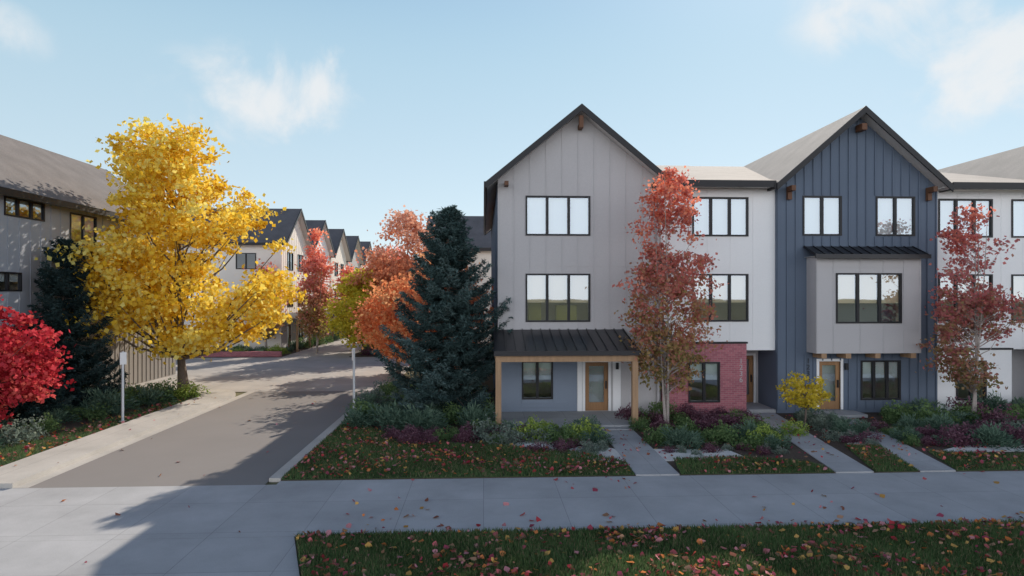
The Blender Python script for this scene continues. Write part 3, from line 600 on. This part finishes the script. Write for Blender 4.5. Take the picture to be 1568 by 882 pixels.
# ---------------------------------------------------------------- shrubs
def shrub_mesh(kind,seed):
    r=np.random.default_rng(seed); n=1300
    th=r.random(n)*6.283; ph=np.arccos(r.random(n)); rad=r.random(n)**.35*(1+.18*np.sin(3*th+seed)+.15*np.sin(5*ph+2*th))
    P=np.column_stack([rad*np.sin(ph)*np.cos(th)*.5,rad*np.sin(ph)*np.sin(th)*.5,rad*np.cos(ph)*.5+.04])
    P=P[nz(P,9,seed)>-1.0]; n=len(P)
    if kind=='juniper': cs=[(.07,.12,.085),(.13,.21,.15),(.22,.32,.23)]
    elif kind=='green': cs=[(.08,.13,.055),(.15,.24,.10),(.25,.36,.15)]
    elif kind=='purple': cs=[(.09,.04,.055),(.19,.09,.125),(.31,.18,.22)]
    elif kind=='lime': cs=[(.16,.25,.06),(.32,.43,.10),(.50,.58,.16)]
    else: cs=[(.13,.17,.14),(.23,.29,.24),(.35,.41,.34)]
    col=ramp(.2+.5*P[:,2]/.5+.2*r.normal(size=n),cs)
    if kind in('juniper','grass'):
        d=unit(P*np.array([1.2,1.2,1])+r.normal(size=(n,3))*.25+np.array([0,0,.05])); wv=unit(np.cross(d,r.normal(size=(n,3))))*.015; ln=d*.09
        V=np.stack([P-ln*.6,P+wv,P+ln,P-wv],axis=1)
    else: V=leaves(P,.065,.045,.5,r=r)
    o=poly_mesh('shrub',V,col,M_leaf); me=o.data; bpy.data.objects.remove(o)
    return me
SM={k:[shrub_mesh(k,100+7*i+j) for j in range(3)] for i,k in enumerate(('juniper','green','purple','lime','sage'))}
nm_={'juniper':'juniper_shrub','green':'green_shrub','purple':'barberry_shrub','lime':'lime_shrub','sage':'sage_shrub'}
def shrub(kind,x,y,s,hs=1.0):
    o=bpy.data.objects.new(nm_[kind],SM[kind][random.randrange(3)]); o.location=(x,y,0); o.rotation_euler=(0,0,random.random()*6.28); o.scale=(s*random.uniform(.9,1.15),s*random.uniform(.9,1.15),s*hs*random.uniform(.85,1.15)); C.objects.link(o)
def bed(x0,x1,y0,y1,n,kinds,smin,smax,hs=.9,pack=.36):
    k=0;pl=[]
    for _ in range(n*14):
        if k>=n: break
        x=random.uniform(x0,x1); y=random.uniform(y0,y1); s=random.uniform(smin,smax)
        if any((x-a)**2+(y-b)**2<(pack*(s+c))**2 for a,b,c in pl): continue
        pl.append((x,y,s)); shrub(random.choice(kinds),x,y,s,hs); k+=1
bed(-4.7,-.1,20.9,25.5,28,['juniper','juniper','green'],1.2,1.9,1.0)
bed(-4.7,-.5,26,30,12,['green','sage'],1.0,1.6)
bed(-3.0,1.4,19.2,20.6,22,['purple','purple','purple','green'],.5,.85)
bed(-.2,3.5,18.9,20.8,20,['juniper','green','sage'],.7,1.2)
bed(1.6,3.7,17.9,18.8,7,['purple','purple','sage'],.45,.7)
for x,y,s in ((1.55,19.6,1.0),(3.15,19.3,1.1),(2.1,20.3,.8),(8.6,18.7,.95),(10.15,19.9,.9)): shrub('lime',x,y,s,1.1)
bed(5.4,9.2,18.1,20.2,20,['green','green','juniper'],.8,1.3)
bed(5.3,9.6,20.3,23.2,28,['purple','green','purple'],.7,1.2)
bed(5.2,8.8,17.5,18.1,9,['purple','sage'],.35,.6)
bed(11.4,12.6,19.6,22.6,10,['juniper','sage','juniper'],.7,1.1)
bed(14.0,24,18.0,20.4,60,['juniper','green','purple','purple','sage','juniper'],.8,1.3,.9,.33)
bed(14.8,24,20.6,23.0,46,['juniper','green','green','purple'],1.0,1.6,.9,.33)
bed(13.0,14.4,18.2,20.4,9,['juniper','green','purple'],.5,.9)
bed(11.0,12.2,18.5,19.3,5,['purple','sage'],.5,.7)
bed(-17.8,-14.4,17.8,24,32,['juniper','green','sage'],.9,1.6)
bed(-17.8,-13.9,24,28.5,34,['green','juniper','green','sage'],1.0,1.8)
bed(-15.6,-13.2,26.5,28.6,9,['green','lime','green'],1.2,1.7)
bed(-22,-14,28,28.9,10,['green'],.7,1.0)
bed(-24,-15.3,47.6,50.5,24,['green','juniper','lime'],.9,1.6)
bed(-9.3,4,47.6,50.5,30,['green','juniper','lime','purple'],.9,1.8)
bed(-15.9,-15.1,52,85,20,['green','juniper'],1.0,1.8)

# ---------------------------------------------------------------- sign posts
def post(loc,rz):
    e=empty('sign_post',loc,rz); m=MB(); m.box(-.035,.035,-.035,.035,0,2.55); m.obj('post',M_pole,e)
    m=MB(); m.box(-.11,.11,-.05,-.04,2.08,2.52); m.obj('plate',M_sign,e); m=MB(); m.box(-.09,.09,-.09,.09,0,.05); m.obj('base',M_pole,e)
post((-13.0,23.0,.02),.9); post((-4.95,24,.02),-1.1)

# ---------------------------------------------------------------- light, sky, camera
D=Vector((.75,1.4,1.0)).normalized(); elev=math.asin(D.z); az=math.atan2(D.x,D.y)
sl_=bpy.data.lights.new('sun','SUN'); sl_.energy=5.0; sl_.angle=math.radians(.5); sl_.color=(1,.89,.75)
so=bpy.data.objects.new('sun',sl_); so.rotation_euler=D.to_track_quat('Z','Y').to_euler(); so.location=(20,40,40); C.objects.link(so)
wd=bpy.data.worlds.new('World'); scene.world=wd; wd.use_nodes=True; nt=wd.node_tree; nt.nodes.clear(); N=nt.nodes; L=nt.links
out=N.new('ShaderNodeOutputWorld'); bg=N.new('ShaderNodeBackground'); L.new(bg.outputs[0],out.inputs[0]); bg.inputs[1].default_value=.13
sky=N.new('ShaderNodeTexSky'); sky.sky_type='NISHITA'; sky.sun_disc=False; sky.sun_elevation=elev; sky.sun_rotation=az; sky.dust_density=.8; sky.air_density=1.0; sky.ozone_density=1.0; sky.altitude=1500
tc=N.new('ShaderNodeTexCoord'); sx=N.new('ShaderNodeSeparateXYZ'); L.new(tc.outputs['Generated'],sx.inputs[0])
# haze: thick near the horizon, thinning to clear blue overhead
hf=N.new('ShaderNodeMapRange'); hf.interpolation_type='SMOOTHSTEP'; hf.inputs[1].default_value=.32; hf.inputs[2].default_value=.72; hf.inputs[3].default_value=.80; hf.inputs[4].default_value=.0; L.new(sx.outputs[2],hf.inputs[0])
hc=N.new('ShaderNodeMapRange'); hc.inputs[1].default_value=0; hc.inputs[2].default_value=.42; L.new(sx.outputs[2],hc.inputs[0])
hcol=N.new('ShaderNodeMixRGB'); hcol.inputs[1].default_value=(5.9,6.75,7.05,1); hcol.inputs[2].default_value=(3.55,5.35,6.35,1); L.new(hc.outputs[0],hcol.inputs[0])
hz=N.new('ShaderNodeMixRGB'); L.new(hf.outputs[0],hz.inputs[0]); L.new(hcol.outputs[0],hz.inputs[2]); L.new(sky.outputs[0],hz.inputs[1])
# broad bright band added low in unseen sky behind camera to lift shaded facades
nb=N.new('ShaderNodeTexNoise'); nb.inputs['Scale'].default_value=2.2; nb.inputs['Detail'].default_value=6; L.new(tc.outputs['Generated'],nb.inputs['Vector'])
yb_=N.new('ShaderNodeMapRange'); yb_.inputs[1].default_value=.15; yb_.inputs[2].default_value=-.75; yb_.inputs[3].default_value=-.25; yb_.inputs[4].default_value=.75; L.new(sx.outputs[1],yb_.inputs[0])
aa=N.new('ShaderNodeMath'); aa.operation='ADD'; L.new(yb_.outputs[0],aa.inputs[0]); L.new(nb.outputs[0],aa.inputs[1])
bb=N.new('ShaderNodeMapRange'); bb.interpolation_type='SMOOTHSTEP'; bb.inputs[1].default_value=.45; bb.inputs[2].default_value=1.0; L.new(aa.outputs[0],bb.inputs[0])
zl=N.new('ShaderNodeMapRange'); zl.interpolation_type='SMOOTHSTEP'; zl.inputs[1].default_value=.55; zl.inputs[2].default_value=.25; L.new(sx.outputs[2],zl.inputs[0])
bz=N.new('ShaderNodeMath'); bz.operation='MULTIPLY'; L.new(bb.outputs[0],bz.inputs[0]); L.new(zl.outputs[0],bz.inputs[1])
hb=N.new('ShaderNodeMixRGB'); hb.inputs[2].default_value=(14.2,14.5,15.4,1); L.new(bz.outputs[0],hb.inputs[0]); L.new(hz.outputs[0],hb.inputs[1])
no=N.new('ShaderNodeTexNoise'); no.inputs['Scale'].default_value=7.5; no.inputs['Detail'].default_value=10; no.inputs['Roughness'].default_value=.58; no.inputs['Distortion'].default_value=.4
L.new(tc.outputs['Generated'],no.inputs['Vector'])
mask=None
for cdir,sc_,rad,amp in (((-.31,.895,.275),(1,1,1.8),.17,.36),((-.245,.92,.305),(1,1,1.3),.11,.46),((.62,.72,.310),(1,1,1.4),.18,.40),((.53,.77,.37),(1,1,2.0),.15,.34),((-.60,.74,.31),(1,1,2.2),.10,.26)):
    s=N.new('ShaderNodeVectorMath'); s.operation='SUBTRACT'; s.inputs[1].default_value=cdir; L.new(tc.outputs['Generated'],s.inputs[0])
    mu=N.new('ShaderNodeVectorMath'); mu.operation='MULTIPLY'; mu.inputs[1].default_value=sc_; L.new(s.outputs[0],mu.inputs[0])
    le=N.new('ShaderNodeVectorMath'); le.operation='LENGTH'; L.new(mu.outputs[0],le.inputs[0])
    mr=N.new('ShaderNodeMapRange'); mr.inputs[1].default_value=rad; mr.inputs[2].default_value=0; mr.inputs[3].default_value=0; mr.inputs[4].default_value=amp; L.new(le.outputs['Value'],mr.inputs[0])
    if mask is None: mask=mr
    else:
        mx=N.new('ShaderNodeMath'); mx.operation='MAXIMUM'; L.new(mask.outputs[0],mx.inputs[0]); L.new(mr.outputs[0],mx.inputs[1]); mask=mx
n15=N.new('ShaderNodeMath'); n15.operation='MULTIPLY_ADD'; n15.inputs[1].default_value=1.6; n15.inputs[2].default_value=-.3; L.new(no.outputs[0],n15.inputs[0])
ad=N.new('ShaderNodeMath'); ad.operation='ADD'; L.new(n15.outputs[0],ad.inputs[0]); L.new(mask.outputs[0],ad.inputs[1])
ms=N.new('ShaderNodeMapRange'); ms.interpolation_type='SMOOTHSTEP'; ms.inputs[1].default_value=.55; ms.inputs[2].default_value=.98; ms.inputs[3].default_value=0; ms.inputs[4].default_value=.78
L.new(ad.outputs[0],ms.inputs[0])
mk=N.new('ShaderNodeMapRange'); mk.inputs[1].default_value=0; mk.inputs[2].default_value=.14; L.new(mask.outputs[0],mk.inputs[0])
mm=N.new('ShaderNodeMath'); mm.operation='MULTIPLY'; L.new(ms.outputs[0],mm.inputs[0]); L.new(mk.outputs[0],mm.inputs[1])
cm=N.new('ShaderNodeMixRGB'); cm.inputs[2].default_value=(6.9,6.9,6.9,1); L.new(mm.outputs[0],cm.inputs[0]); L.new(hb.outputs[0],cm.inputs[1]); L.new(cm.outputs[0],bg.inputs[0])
cam=bpy.data.cameras.new('camera'); co=bpy.data.objects.new('camera',cam); C.objects.link(co); scene.camera=co
co.location=(0,0,4.6); co.rotation_euler=(math.radians(90),0,math.radians(-2.65)); cam.sensor_width=36; cam.lens=21.8; cam.shift_y=.007; cam.clip_end=4000; cam.clip_start=.1
scene.view_settings.view_transform='Standard'; scene.view_settings.look='None'; scene.view_settings.exposure=0
